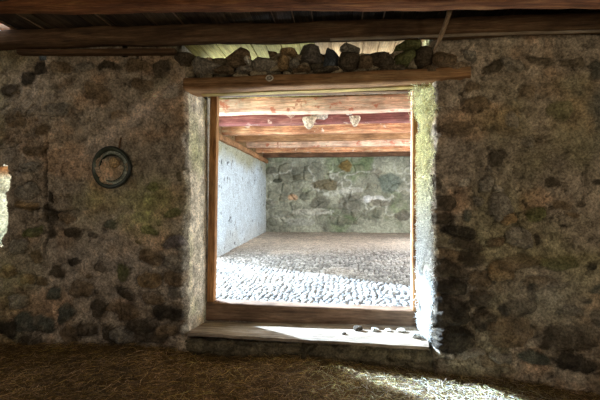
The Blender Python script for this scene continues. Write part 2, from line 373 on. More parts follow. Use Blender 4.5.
add_grid(X, .07-.04*sstep(0, .25, f2-f1)+.03*fbm(X, Z, None, 10, 3, 2), Z, Cg)
wall = mesh_obj('wall_front', np.concatenate(V), np.concatenate(F), M_wall, None, np.concatenate(C))
tag(wall, kind='structure')
# thick core of the wall behind the relief
mb = MB(); pc = (.3, .26, .2)
mb.box(NX+.10, XL-.09, .10, .66, zb, 2.98, pc); mb.box(-4.6, NX+.10, .10, .66, zb, NZ0-.03, pc); mb.box(-4.2, NX+.10, .10, .66, NZ1+.03, 3.19, pc); mb.box(-4.6, -4.2, .10, .66, NZ1+.03, 3.19, pc)
mb.box(NX+.10, P(40, 60, .1)[0], .10, .66, 2.98, 3.19, pc); mb.box(P(46, 60, .1)[0], P(123, 60, .1)[0], .10, .66, 2.98, 3.19, pc); mb.box(P(128, 60, .1)[0], P(182, 60, .1)[0], .10, .66, 2.98, 3.16, pc)
mb.box(XR+.09, 4.2, .10, .66, zb, 2.98, pc); mb.box(P(446, 60, .1)[0], 4.2, .10, .66, 2.98, 3.19, pc)
mb.box(JL-.10, JL-.005, YF+.03, .66, zb, 2.7, pc); mb.box(JR+.005, JR+.12, YF+.03, .66, zb, 2.7, pc)
mb.box(XL-.1, XR+.1, .12, .66, zb, .03, pc)
mb.box(XL-.1, XR+.1, .30, .66, 2.72, 2.82, pc)
tag(mb.build('wall_core', M_wall), kind='structure')
# niche splay (limewashed) seen at the left edge
ss = np.linspace(0, 1, 40); vs = np.linspace(NZ0-.06, NZ1+.06, 80); S, Z = np.meshgrid(ss, vs, indexing='ij')
X = -4.36+.66*S+.02*fbm(S*2, Z*4, None, 3, 4, 2); Y = -.02+.62*S+.02*fbm(S*2, Z*4, None, 3, 4, 5)
lo = sstep(NZ0+.3, NZ0, Z)[..., None]; up = sstep(NZ1-.15, NZ1, Z)[..., None]
Cn = np.array([.80, .77, .62])*(1+.35*fbm(S*2, Z*4, None, 4, 4, 9)[..., None]); Cn = Cn*(1-lo*.5)+np.array([.12, .24, .2])*lo*.5; Cn = Cn*(1-up)+np.array([.45, .2, .08])*up
tag(mesh_obj('window_1', np.stack([X, Y, Z], -1).reshape(-1, 3), grid_faces(40, 80), M_white, None, Cn.reshape(-1, 3)), kind='structure')

# ------------------------------------------------------------------ room shell behind the camera
mb = MB(); pc = (.24, .19, .14)
mb.box(-4.75, -4.6, -7.2, .66, zb, 3.3, pc); tag(mb.build('wall_left', M_wall), kind='structure')
mb = MB(); mb.box(4.2, 4.35, -7.2, .66, zb, 3.3, pc); tag(mb.build('wall_right', M_wall), kind='structure')
mb = MB(); mb.box(-4.6, -2.2, -7.35, -7.2, zb, 3.3, pc); mb.box(0.2, 4.2, -7.35, -7.2, zb, 3.3, pc); mb.box(-2.2, .2, -7.35, -7.2, 2.3, 3.3, pc)
tag(mb.build('wall_back', M_wall), kind='structure')
# room ceiling boards running towards the wall
mb = MB(); x = -4.7; k = 0; GX = P(13, 28, -.1)[0]
seams = {round(P(p, 25, 0)[0], 2) for p in (188, 276, 295, 313, 361, 382)}
while x < 4.3:
    w = random.uniform(.17, .24); z = 3.27+random.uniform(-.008, .008); t = random.uniform(.6, 1.5)
    mb.box(x, x+w-.006, -7.3, (-1.0 if x < GX else .1), z, z+.045, (t, t*random.uniform(.9, 1.05), t*random.uniform(.85, 1.1))); x += w
mb.box(-4.75, 4.35, -7.3, -1., 3.30, 3.36, (.5,)*3); mb.box(GX, 4.35, -1., .3, 3.30, 3.36, (.5,)*3); mb.box(-4.75, 4.35, .1, .16, 3.18, 3.32, (.5,)*3)
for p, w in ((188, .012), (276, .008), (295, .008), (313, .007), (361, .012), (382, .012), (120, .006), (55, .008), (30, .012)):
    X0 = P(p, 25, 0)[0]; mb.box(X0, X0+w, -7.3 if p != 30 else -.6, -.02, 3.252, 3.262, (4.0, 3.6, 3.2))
tag(mb.build('ceiling', M_board), kind='structure')

# room floor
nx, ny = 330, 300
X, Y = np.meshgrid(np.linspace(-4.65, 4.3, nx), np.linspace(-7.25, .10, ny), indexing='ij')
def floor_z(X, Y):
    return -.03-.08*sstep(-1.9, -1.4, X)-.08*sstep(-.3, .8, X)-.14*sstep(.9, 2.7, X)+.03*fbm(X, Y, None, 1.8, 3, 44)-.03*sstep(-1.5, -3.5, X)
Zf = floor_z(X, Y)+.018*fbm(X, Y, None, 12, 3, 45)
Cf = np.array([.19, .11, .04])*(1+.4*fbm(X, Y, None, 3, 4, 46)[..., None])
tag(mesh_obj('floor', np.stack([X, Y, Zf], -1).reshape(-1, 3), grid_faces(nx, ny), M_ground, None, Cf.reshape(-1, 3)), kind='structure')
# loose straw
def fibres(n, x, y, z, dirs, L, r, col, curl=0):
    """three-sided fibres of two segments"""
    d = dirs/np.linalg.norm(dirs, axis=1)[:, None]
    up = np.tile([0, 0, 1.], (n, 1)); s = np.cross(d, up+.01); s /= np.linalg.norm(s, axis=1)[:, None]; u = np.cross(s, d)
    P0 = np.stack([x, y, z], 1); bend = rng.normal(0, 1, (n, 3))*(curl*L)[:, None]
    pts = [P0-d*L[:, None]/2, P0+bend, P0+d*L[:, None]/2]; V = []
    for i, p in enumerate(pts):
        for a in (0, 2.094, 4.189):
            V.append(p+s*(math.cos(a)*r)[:, None]+u*(math.sin(a)*r)[:, None] if i == 1 else p+(s*math.cos(a)+u*math.sin(a))*(r*.6)[:, None])
    V = np.stack(V, 1)
    f = []
    for i in range(2):
        for a in range(3):
            b = (a+1) % 3; f.append([i*3+a, i*3+b, i*3+3+b, i*3+3+a])
    Fq = (np.arange(n)[:, None, None]*9+np.array(f)[None]).reshape(-1, 4)
    return V.reshape(-1, 3), Fq, np.repeat(col, 9, axis=0)
import types
_cos = math.cos
def fib(n, x, y, z, dirs, L, r, col, curl=.0):
    d = dirs/np.linalg.norm(dirs, axis=1)[:, None]
    s = np.cross(d, np.array([.03, .02, 1.])); s /= np.linalg.norm(s, axis=1)[:, None]; u = np.cross(s, d)
    P0 = np.stack([x, y, z], 1); bend = rng.normal(0, 1, (n, 3))*(curl*L)[:, None]
    V = []
    for i, (p, k) in enumerate(((P0-d*L[:, None]/2, .6), (P0+bend, 1.), (P0+d*L[:, None]/2, .5))):
        for a in (0, 2.094, 4.189):
            V.append(p+(s*math.cos(a)+u*math.sin(a))*(r*k)[:, None])
    V = np.stack(V, 1)
    f = [[i*3+a, i*3+(a+1) % 3, i*3+3+(a+1) % 3, i*3+3+a] for i in range(2) for a in range(3)]
    return V.reshape(-1, 3), (np.arange(n)[:, None, None]*9+np.array(f)[None]).reshape(-1, 4), np.repeat(col, 9, axis=0)
n = 46000
x = rng.uniform(-4.2, 3.6, n); y = -.02-rng.uniform(0, 1, n)**1.15*2.2
y -= np.where((x > XR) | (x < XL), .03, 0)
L = rng.uniform(.03, .15, n); r = rng.uniform(.0009, .0022, n)
clump = fbm(x, y, None, 2.5, 3, 60)
z = floor_z(x, y)+.018+rng.uniform(0, .025, n)+.02*np.clip(clump, 0, 1)
an = rng.uniform(0, 2*np.pi, n); dirs = np.stack([np.cos(an), np.sin(an), rng.normal(0, .16, n)], 1)
base = np.array([[.44, .27, .10]])*(1+1.3*np.exp(-((x-1.1)/1.0)**2-((y+.55)/.4)**2)[:, None]*np.array([[1, 1.55, 2.9]]))*(.25+1.9*rng.uniform(0, 1, (n, 1))**3)*(1+.6*fbm(x, y, None, 1.7, 3, 66)[:, None])  # straw painted paler and bluer where the sun patch falls
base[:, 2] *= rng.uniform(.6, 1.5, n)
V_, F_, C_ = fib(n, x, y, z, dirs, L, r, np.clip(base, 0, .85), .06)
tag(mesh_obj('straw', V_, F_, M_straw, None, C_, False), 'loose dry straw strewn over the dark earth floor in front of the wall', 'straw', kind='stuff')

# ------------------------------------------------------------------ lintel, frame, threshold, step
l0 = P(184, 84.5, 0); l1 = P(470, 73, 0)
lt = tag(beam('lintel', (l0[0], .14, l0[2]), (l1[0], .14, l1[2]), .34, .135, M_lintel, nexp=5, amp=.006, nseg=120, seed=5),
         'heavy brown hewn timber lintel over the wide doorway with a pale knot in its face', 'lintel')
# pale sawn knot on the face
k0 = P(269.5, 78, -.035)
mb = MB(); th = np.linspace(0, 2*np.pi, 20, endpoint=False); ringv = []
for rr, dy in ((.041, .014), (.038, -.004), (.024, -.006), (.020, .001), (.010, -.004)):
    ringv.append(np.stack([k0[0]+rr*np.cos(th)*1.05, np.full(20, k0[1]+dy), k0[2]+rr*.85*np.sin(th)], 1))
vv = np.concatenate(ringv+[np.array([[k0[0], k0[1]-.006, k0[2]]])])
ff = [(i*20+j, i*20+(j+1) % 20, (i+1)*20+(j+1) % 20, (i+1)*20+j) for i in range(4) for j in range(20)]+[(80+j, 80+(j+1) % 20, 100) for j in range(20)]
cc = np.concatenate([np.tile(c, (20, 1)) for c in ((.3, .2, .12), (.72, .64, .52), (.70, .62, .5), (.08, .06, .05), (.6, .52, .42))]+[np.array([[.5, .42, .33]])])
mb.add(vv, ff, cc); kn = mb.build('knot', M_straw, lt, True); kn['label'] = 'pale round knot'
# lit board under the lintel
a = P(200, 92.8, .1); b = P(434, 84.5, .1)
ub = tag(beam('lintel_board', (a[0], .18, a[2]), (b[0], .18, b[2]), .10, .018, M_under, nexp=8, amp=.003, nseg=60, seed=9),
    'thin pale board nailed beneath the timber lintel', 'board')

fr = bpy.data.objects.new('door_frame', None); COL.objects.link(fr); fr.location = ((JL+JR)/2, YF+.05, .3)
tag(fr, 'weathered wooden door frame standing in the wide doorway', 'door frame')
def local(o, parent): o.matrix_parent_inverse = parent.matrix_world.inverted()
def fpart(name, p0, p1, w, h, mat, **k):
    p0 = np.array(p0)-np.array(fr.location); p1 = np.array(p1)-np.array(fr.location)
    return beam(name, p0, p1, w, h, mat, fr, **k)
zt0 = 2.60
jl0 = P(210.2, 302, YF); jl1 = P(213.5, 92, YF)
fpart('jamb', (jl0[0], YF+.05, jl0[2]), (jl1[0], YF+.05, jl1[2]+.02), .085, .10, M_jambV, nexp=8, amp=.002, up=(0, 1, 0), seed=3)
jr0 = P(415.5, 311, YF); jr1 = P(415.5, 89, YF)
fpart('jamb', (jr0[0], YF+.06, jr0[2]), (jr1[0], YF+.06, jr1[2]+.02), .06, .12, M_jambV, nexp=8, amp=.002, up=(0, 1, 0), seed=4)
s0 = P(411.8, 311, YF+.08); s1 = P(412.2, 90, YF+.08)
sp = fpart('stop_strip', (s0[0], YF+.08, s0[2]), (s1[0], YF+.08, s1[2]+.02), .022, .04, M_jambP, nexp=8, amp=.001, up=(0, 1, 0), seed=6); sp['label'] = 'pale pinkish strip lit by daylight'
h0 = P(207, 95.5, YF+.03); h1 = P(419, 89.5, YF+.03)
hd = fpart('head_rail', (h0[0], YF+.04, h0[2]), (h1[0], YF+.04, h1[2]), .09, .035, M_log, nexp=8, amp=.002, seed=7); hd['label'] = 'thin dark head rail'

t0 = P(205, 312, YF); t1 = P(424, 321, YF)
th_ = tag(beam('threshold_beam', (t0[0]-.02, YF+.10, t0[2]), (t1[0]+.02, YF+.10, t1[2]), .20, .215, M_sill, nexp=7, amp=.008, nseg=90, seed=8),
    'thick worn reddish brown threshold beam at the foot of the doorway', 'threshold beam')
# step plank: tilted slab with a chewed front edge
nu, nv = 160, 14
a0 = P(188, 332.5, -.02); a1 = P(429, 346.5, -.03); b0 = P(196, 321, YF); b1 = P(427, 325.5, YF)
U, W = np.meshgrid(np.linspace(0, 1, nu), np.linspace(0, 1, nv), indexing='ij')
def lerp(k): return (a0[k]*(1-U)+a1[k]*U)*(1-W)+(b0[k]*(1-U)+b1[k]*U)*W
wv = fbm(U*14, U*0, None, 1, 4, 5)*.015*(1-W); Xs = lerp(0); Ys = lerp(1)+wv+.01; Zs = lerp(2)+.006*fbm(Xs, Ys*6, None, 3, 4, 8)-.006*(W < .01)
top = np.stack([Xs, Ys, Zs], -1).reshape(-1, 3); bot = top-np.array([0, 0, .03])
ff = [tuple(q) for q in grid_faces(nu, nv)]+[tuple(q[::-1]) for q in grid_faces(nu, nv, nu*nv)]
def rim(ids):
    for a, b in zip(ids[:-1], ids[1:]): ff.append((a, a+nu*nv, b+nu*nv, b))
rim([i*nv for i in range(nu)][::-1]); rim([i*nv+nv-1 for i in range(nu)]); rim(list(range(nv))); rim([(nu-1)*nv+j for j in range(nv)][::-1])
tag(mesh_obj('step_plank', np.concatenate([top, bot]), ff, M_plank, None, None, False), 'long worn plank step laid on the wall below the threshold beam, half in daylight', 'plank')

# crumbs of plaster and stone on the step, each its own
def rock_geo(c, rx, ry, rz, seed, amp=.28, nn=18, flat=.0):
    th = np.linspace(0, 2*np.pi, nn, endpoint=False); ph = np.linspace(-np.pi/2, np.pi/2, nn//2+2)[1:-1]
    pts = [(0, 0, -1.)]+[(math.cos(p)*math.cos(t), math.cos(p)*math.sin(t), math.sin(p)) for p in ph for t in th]+[(0, 0, 1.)]
    v = np.array(pts); e = 3.2; nrm = (np.abs(v)**e).sum(1)**(1/e); v = v/nrm[:, None]
    rs = np.random.default_rng(seed)
    for _ in range(7):      # chop with random planes for a quarried look
        d = rs.normal(0, 1, 3); d /= np.linalg.norm(d); lim = rs.uniform(.62, .95); t = v@d; m = t > lim; v[m] -= np.outer(t[m]-lim, d)
    v = v*(1+amp*.5*fbm(v[:, 0]+seed, v[:, 1], v[:, 2], 1.6, 4, seed))[:, None]
    v = v*np.array([rx, ry, rz])+np.array(c)
    m = len(ph); f = [(0, 1+(j+1) % nn, 1+j) for j in range(nn)]
    for i in range(m-1):
        for j in range(nn): f.append((1+i*nn+j, 1+i*nn+(j+1) % nn, 1+(i+1)*nn+(j+1) % nn, 1+(i+1)*nn+j))
    f += [(len(v)-1, 1+(m-1)*nn+j, 1+(m-1)*nn+(j+1) % nn) for j in range(nn)]
    return v, f
def rock(name, c, r, col, seed, label, cat='stone', group=None, **k):
    loc = np.array(c, float); v, f = rock_geo((0, 0, 0), *r, seed, **k)
    cc = np.array(col)*(1+.5*fbm(v[:, 0], v[:, 1], v[:, 2], 9, 3, seed)[:, None])
    o = mesh_obj(name, v, f, M_rock, None, np.clip(cc, .01, .9), True); o.location = tuple(loc)
    return tag(o, label, cat, group)
WH = (.6, .57, .5)
for i, (px, py, w, h, c, lb) in enumerate([
    (358, 326, 9, 5, DK, 'dark clod on the lit step left of the white crumb pile'),
    (375, 325, 8, 4, WH, 'pale plaster crumb at the middle of the lit step'),
    (388, 327, 6, 3, WH, 'small flat pale chip between the two crumbs of the step'),
    (401, 326, 8, 4, WH, 'pale lump of plaster on the step near the right reveal'),
    (416, 331, 9, 6, WH, 'largest white plaster crumb in the right corner of the step'),
    (344, 332, 4, 2.5, DK, 'tiny dark pebble on the middle of the lit plank'),
    (423, 338, 8, 5, WH, 'white plaster crumb at the very right end of the plank')]):
    c0 = P(px, py, .30 if py < 330 else .17); s = 4.3/400
    zt_ = a0[2]+(a1[2]-a0[2])*(c0[0]-a0[0])/(a1[0]-a0[0])
    Wt = (c0[1]+.03)/(YF+.03); zt_ = zt_*(1-Wt)+(b0[2]+(b1[2]-b0[2])*(c0[0]-b0[0])/(b1[0]-b0[0]))*Wt
    rock('plaster_crumb' if c is WH else 'pebble', (c0[0], c0[1], zt_+h*s*.32), (w*s/2, w*s/2.4, h*s/2), c, 500+i, lb, 'crumb')

# ------------------------------------------------------------------ loose stones along the wall top above the lintel
rocks = [
 (205,66,32,18,GY,'broad lumpy grey stone over the left end of the lintel'),
 (185,60,20,12,DK,'dark stone at the left start of the rubble course, left of all others'),
 (236,57,25,19,BR,'large rounded dark brown stone, first high one from the left'),
 (248,62,7,8,LT,'small round pale cobble between two dark stones'),
 (265,64,25,15,GY,'long grey stone directly above the pale knot in the lintel'),
 (244,71,18,7,GY,'thin grey chip wedged just above the lintel left of the knot'),
 (283,62,12,13,OC,'ochre upright stone left of the big squared block'),
 (290,53,19,7,OC,'flat tan stone lying on top of the ochre stones'),
 (272,54,9,7,BR,'little brown stone peeking over the long grey one'),
 (295,65,11,10,GY,'small grey stone at the lower left of the squared block'),
 (311,55,24,22,(.15,.13,.11),'big squared dark grey block, tallest of the course'),
 (300,70,22,6,BR,'low brown sliver of stone on the lintel below the squared block'),
 (330,58,17,20,(.08,.09,.1),'bluish dark stone right of the squared block'),
 (349,61,20,17,DK,'round dark stone below the flat one at mid course'),
 (350,47,19,9,GY,'flat grey cap stone under the log left of the bright orange gap'),
 (326,70,26,6,DK,'thin dark sliver under the bluish stone'),
 (365,62,15,12,BR,'small brown stone under the orange gap, on its left'),
 (382,61,24,15,DK,'wide dark stone below the orange gap'),
 (407,45,27,9,MS,'flat mossy slab right under the log'),
 (405,58,20,17,MS,'greenish stone supporting the flat mossy slab'),
 (424,57,20,19,DK,'dark stone just left of the hanging stick'),
 (445,58,22,17,BR,'brown stone just right of the hanging stick'),
 (466,57,20,17,GY,'grey stone where the right wall begins, last of the course'),
 (395,70,30,6,DK,'low dark sliver resting on the lintel left of the corner'),
 (222,70,22,7,BR,'thin brown stone on the lintel beneath the large rounded one'),
 (430,70,28,6,BR,'low brown stone lying above the top right corner of the doorway'),
]
for i, (px, py, w, h, c, lb) in enumerate(rocks):
    yy = -.0 + (i % 3)*.02; c0 = P(px, py, yy); s = math.hypot(c0[0], 4)/400*.985
    rock('rubble_stone', (c0[0], yy+.06, c0[2]), (w*s/2*1.08, .13+.03*(i % 2), h*s/2*1.15), tuple(v*1.15 for v in c), 40+i, lb, 'stone', 'loose stones on the wall above the lintel')

# ------------------------------------------------------------------ logs
a = P(-40, 42.5, -.12); b = P(640, 21.5, -.12)
def ext(a, b, x0, x1):
    a, b = np.array(a), np.array(b); d = (b-a)/(b[0]-a[0]); return a+d*(x0-a[0]), a+d*(x1-a[0])
a, b = ext(a, b, -4.65, 4.22)
lg = beam('ceiling_log', a, b, .19, .175, M_log, nexp=3, amp=.012, nseg=200, seed=11, taper=.95)
tag(lg, 'dark horizontal log resting just above the stone wall under the boards', 'log')
a = P(20, 52.5, -.06); b = P(176, 52, -.06)
st = tag(beam('short_timber', a, b, .10, .05, M_log, nexp=5, amp=.004, nseg=60, seed=12), 'short brown timber tucked under the log at upper left', 'timber')
a = P(-40, 1, -.62); b = P(640, -9, -.75)
a, b = ext(a, b, -4.65, 4.22)
nb = tag(beam('ceiling_beam', a, b, .22, .20, M_logred, nexp=4, amp=.012, nseg=160, seed=14), 'reddish brown beam along the top edge, nearest to the viewer', 'beam')
# round dark knot under the near beam
# thin lath on the lower edge of the log at right
a = P(330, 39.5, -.19); b = P(600, 31, -.19)
tag(beam('lath', a, b, .02, .022, M_plank, nexp=6, amp=.003, nseg=60, seed=15), 'thin pale lath nailed along the lower edge of the log at the right', 'lath')
# hanging stick
pts = [(454, -4, -.5), (449, 14, -.42), (444, 28, -.35), (440, 38, -.3), (434, 51, -.25)]
pp = np.array([P(*q) for q in pts]); nseg = 25; tt = np.linspace(0, 4, nseg); cen_ = np.stack([np.interp(tt, range(5), pp[:, k]) for k in range(3)], 1)
rad = np.interp(tt, [0, 3, 4], [.022, .022, .008]); ringn = 10; Vv = []
for i in range(nseg):
    th = np.linspace(0, 2*np.pi, ringn, endpoint=False)
    rr = rad[i]*(1+.25*fbm(np.cos(th)+i*.2, np.sin(th), None, 1.5, 2, 8))
    Vv.append(cen_[i]+np.stack([rr*np.cos(th), rr*np.sin(th), np.zeros(ringn)], 1))
Ff = [(i*ringn+j, i*ringn+(j+1) % ringn, (i+1)*ringn+(j+1) % ringn, (i+1)*ringn+j) for i in range(nseg-1) for j in range(ringn)]+[tuple(range(ringn)), tuple((nseg-1)*ringn+j for j in range(ringn))][:2]
M_stick = wood_mat('stick_wood', (.12, .07, .04), (.3, .2, .12), (.45, .33, .22), axis=2)
tag(mesh_obj('stick', np.concatenate(Vv), Ff, M_stick), 'crooked bare stick hanging down from the beam above the doorway corner', 'stick')
# broken plank at the upper left corner where daylight enters
a = P(-22, 19, -.1); b = P(12, 31, -.12)
tag(beam('broken_plank', a, b, .10, .10, M_pale, nexp=4, amp=.012, nseg=20, seed=16, taper=.5), 'short broken pale plank end lit by daylight in the upper left corner', 'plank')

# ------------------------------------------------------------------ round dish on the left wall
dc = P(111, 167.5, -.05); R0 = .215
dish = bpy.data.objects.new('round_dish', None); COL.objects.link(dish); dish.location = dc
tag(dish, 'old round dark metal dish hanging on the plaster left of the doorway', 'dish')
def lathe(name, prof, mat, cols, n=48, parent=None, sx=1., sz=1.04):
    th = np.linspace(0, 2*np.pi, n, endpoint=False); V = []; Cc = []
    for (r, d), c in zip(prof, cols):
        k = 1+.02*np.sin(th*3+r*9)
        V.append(np.stack([r*np.cos(th)*k*sx, np.full(n, d), r*np.sin(th)*k*sz], 1)); Cc.append(np.tile(c, (n, 1)))
    m = len(prof); F = [(i*n+j, i*n+(j+1) % n, (i+1)*n+(j+1) % n, (i+1)*n+j) for i in range(m-1) for j in range(n)]
    return mesh_obj(name, np.concatenate(V), F, mat, parent, np.concatenate(Cc))
M_metal, nt, bb = nodes('old_enamel')
at = N(nt, 'ShaderNodeAttribute', attribute_name='Col'); tc = N(nt, 'ShaderNodeTexCoord').outputs['Object']
nn_ = noise_node(nt, tc, 14, 6, .65); nt.links.new(mixc(nt, at.outputs['Color'], ramp(nt, nn_, [(.3, (.35,)*3), (.7, (1.5,)*3)])), bb.inputs['Base Color'])
bb.inputs['Roughness'].default_value = .3; bb.inputs['Specular IOR Level'].default_value = .5; bump(nt, bb, nn_, .4, .01)
G0 = (.02, .025, .02); G1 = (.10, .12, .09); G2 = (.03, .035, .028)
lathe('rim', [(.185, .06), (.205, .05), (R0, .02), (.214, -.003), (.209, -.012), (.202, -.014), (.195, -.008), (.188, .008), (.170, .02)], M_metal, [G0, G0, G0, G0, G0, G2, G1, G1, G0], parent=dish)
lathe('bowl', [(.188, .010), (.174, .032), (.158, .028), (.140, .012), (.132, .010), (.126, .026), (.118, .045), (.08, .050), (.04, .048), (.001, .045)], M_rock, [G0, (.25, .28, .22), (.55, .58, .5), (.22, .24, .18), G0, G0, (.4, .35, .32), (.62, .52, .48), (.5, .41, .37), (.55, .46, .4)], parent=dish)
v, f = rock_geo((.022, .03, .05), .055, .03, .06, 91, .2)
ins = mesh_obj('inset_stone', v, f, M_rock, dish, np.tile((.62, .42, .22), (len(v), 1))); ins['label'] = 'tan stone lump inside the dish'
v, f = rock_geo((-.03, .04, -.035), .06, .02, .05, 92, .3)
mesh_obj('inset_stone', v, f, M_rock, dish, np.tile((.24, .19, .18), (len(v), 1)))
V1, F1_ = beam_geo((.09, .0, .20), (.115, -.01, .31), .016, .02, nexp=3, amp=.002, nseg=8, ring=8, seed=2, up=(0, 1, 0))
mesh_obj('hook', V1, F1_, M_log, dish)

# ------------------------------------------------------------------ the covered passage beyond
YB = 9.65; XWL = -2.55; XWR = 3.6
def pfloor(X, Y): return .25+.15*(Y-.6)/9.1
# cobbled near half
xs = np.arange(XWL-.05, XWR+.02, .014); ys = np.concatenate([np.arange(.5, 4.2, .014), np.linspace(4.2, YB+.1, 240)])
X, Y = np.meshgrid(xs, ys, indexing='ij')
wx = X+.012*fbm(X, Y, None, 9, 2, 1); wy = Y+.012*fbm(X, Y, None, 9, 2, 2)
f1, f2, idn = voronoi(wx, wy, .060, 21, .85, 1.35); ed = f2-f1
cobm = sstep(7.5, 4.2, Y+.8*fbm(X, Y, None, .7, 3, 6))
dome = sstep(0, .55, ed)**.6
Zc = pfloor(X, Y)+cobm*(dome*.04-.034)+(.6+.4*cobm)*.02*fbm(X, Y, None, 2.5, 4, 9)*sstep(.5, 1.2, Y)+(idn-.5)*.008*cobm+(1-cobm)*.008*fbm(X, Y, None, 14, 3, 6)
cs = np.array([.36, .345, .32])*(.45+.9*idn[..., None])
er = np.array([.70, .60, .50])*(1-.35*sstep(6.5, 9.6, Y)[..., None])*(1+.25*fbm(X, Y, None, 1.2, 4, 70)[..., None])*(1+.35*fbm(X, Y, None, 9, 3, 71)[..., None])
gap = sstep(.2, .04, ed)[..., None]
cs = cs*(1-.92*gap)
dirt = (sstep(-.1, .5, fbm(X, Y, None, 1.0, 4, 72))*sstep(1.5, 4., Y))[..., None]*.6
cc = cs*cobm[..., None]*(1-dirt)+er*(1-cobm[..., None]*(1-dirt))
tag(mesh_obj('floor_passage', np.stack([X, Y, Zc], -1).reshape(-1, 3), grid_faces(len(xs), len(ys)), M_cob, None, cc.reshape(-1, 3)), kind='structure')
mb = MB(); mb.box(XWL-.3, XWR+.3, .5, YB+.4, zb-.1, .18, (.3, .25, .2)); tag(mb.build('floor_base', M_ground), kind='structure')

# back wall of the passage
xs = np.arange(XWL-.05, XWR+.05, .022); zs = np.arange(.2, 3.25, .022); X, Z = np.meshgrid(xs, zs, indexing='ij')
H = .03*fbm(X, Z, None, 1.4, 4, 7)+.02*fbm(X, Z, None, 9, 4, 8)
wx = X+.06*fbm(X, Z, None, 4, 3, 1); wz = Z+.06*fbm(X, Z, None, 4, 3, 2)
f1, f2, idn = voronoi(wx, wz, .30, 33, .85, 1.4); ed = f2-f1
st = sstep(.05, .3, ed)*sstep(.3, .6, idn)*sstep(.5, 1.0, Z)
C_b = np.array([.32, .315, .235])*(1+.6*fbm(X, Z, None, 2.0, 5, 9)[..., None])
gr = sstep(-.1, .4, fbm(X, Z, None, 1.1, 4, 19))[..., None]; C_b = C_b*(1-gr*np.array([.35, .22, .45]))
scb = np.array([.17, .16, .11])*(.6+.9*idn[..., None]); C_b = C_b*(1-st[..., None]*.4)+scb*st[..., None]*.4; H += st*.05-.02*sstep(.1, 0, ed)
rg = np.exp(-(fbm(X, Z, None, 1.5, 4, 811)/.05)**2)[..., None]*.45*(sstep(.6, 1.2, Z)*sstep(3., 2.4, Z))[..., None]; C_b = C_b*(1-rg)+np.array([.82, .80, .70])*rg; H += rg[..., 0]*.04
for k, (px, py, w, h, c, a) in enumerate([(293,197,9,7,(.5,.33,.2),1),(278,181,10,5,(.1,.1,.07),1),(304,196,10,10,(.15,.15,.11),.8),(320,203,20,14,(.17,.16,.12),.9),(326,185,26,12,(.17,.14,.08),.9),(345,166,16,11,(.2,.14,.05),1),
        (350,205,28,24,(.17,.16,.12),.8),(390,182,28,20,(.16,.19,.15),.8),(382,203,20,8,(.2,.18,.13),.8),(402,215,14,12,(.14,.12,.09),.8),(370,214,22,12,(.16,.16,.11),.7),(367,199,10,7,(.75,.73,.68),1),(378,198,14,6,(.68,.66,.6),.9),
        (350,190,26,6,(.6,.58,.5),.6),(312,212,40,7,(.6,.57,.48),.5),(298,178,16,6,(.16,.15,.1),.8),(270,171,14,8,(.13,.12,.09),.7),(300,222,30,8,(.5,.48,.42),.4),(345,223,30,6,(.16,.15,.11),.5),(376,172,12,8,(.18,.16,.12),.6),(268,204,14,10,(.2,.19,.15),.6),(285,214,16,8,(.2,.19,.14),.6)]):
    x0, _, z0 = P(px, py, YB); x1, _, z1 = P(px+w/2, py-h/2, YB)
    d = np.sqrt(((wx-x0)/(x1-x0))**2+((wz-z0)/(z1-z0))**2)+.35*fbm(X, Z, None, 4, 4, 400+k)
    s = (sstep(1.1, .8, d)*a)[..., None]; C_b = C_b*(1-s)+np.array(c)*(1+.3*fbm(X, Z, None, 12, 3, k)[..., None])*s; H += s[..., 0]*.05*np.clip(1-d*d, 0, 1)
tag(mesh_obj('wall_passage_back', np.stack([X, YB-H, Z], -1).reshape(-1, 3), grid_faces(len(xs), len(zs)), M_pass, None, np.clip(C_b, .02, .9).reshape(-1, 3)), kind='structure')
# left whitewashed wall
ys = np.arange(4.05, YB+.04, .022); zs = np.arange(.2, 3.2, .022); Y, Z = np.meshgrid(ys, zs, indexing='ij')
H = .02*fbm(Y, Z, None, 1.6, 4, 3)+.012*fbm(Y, Z, None, 11, 4, 4)
C_l = np.array([.60, .68, .74])*(1+.10*fbm(Y, Z, None, 2.2, 4, 5)[..., None])
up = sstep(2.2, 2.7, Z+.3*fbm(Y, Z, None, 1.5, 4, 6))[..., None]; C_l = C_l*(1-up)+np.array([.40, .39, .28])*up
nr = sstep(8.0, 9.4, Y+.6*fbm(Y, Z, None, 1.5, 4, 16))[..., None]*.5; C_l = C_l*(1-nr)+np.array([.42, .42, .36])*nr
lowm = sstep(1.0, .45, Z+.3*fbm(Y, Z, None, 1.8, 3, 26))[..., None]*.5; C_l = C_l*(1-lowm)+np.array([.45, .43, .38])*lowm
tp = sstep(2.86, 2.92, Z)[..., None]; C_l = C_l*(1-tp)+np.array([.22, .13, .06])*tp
fl = sstep(.36, .45, fbm(Y, Z, None, 9, 5, 7, .6)); C_l = C_l*(1-.7*fl[..., None]); H -= fl*.015
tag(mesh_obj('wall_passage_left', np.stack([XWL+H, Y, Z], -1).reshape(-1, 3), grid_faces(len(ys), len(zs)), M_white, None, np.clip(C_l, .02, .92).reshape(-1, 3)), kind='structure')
mb = MB(); pc = (.5, .48, .42)
mb.box(XWL-.4, XWL-.02, 4.05, YB+.4, 0, 3.2, pc); mb.box(XWL-.4, XWL, .66, 4.05, 3.1, 3.2, pc)
mb.box(XWL-.4, XWR+.4, YB+.04, YB+.4, 0, 3.2, pc)
mb.box(XWR, XWR+.4, .66, 1.6, 0, 3.2, pc); mb.box(XWR, XWR+.4, 7.2, YB+.04, 0, 3.2, pc); mb.box(XWR, XWR+.4, 1.6, 7.2, 2.86, 3.2, pc)
tag(mb.build('wall_passage_core', M_wall), kind='structure')
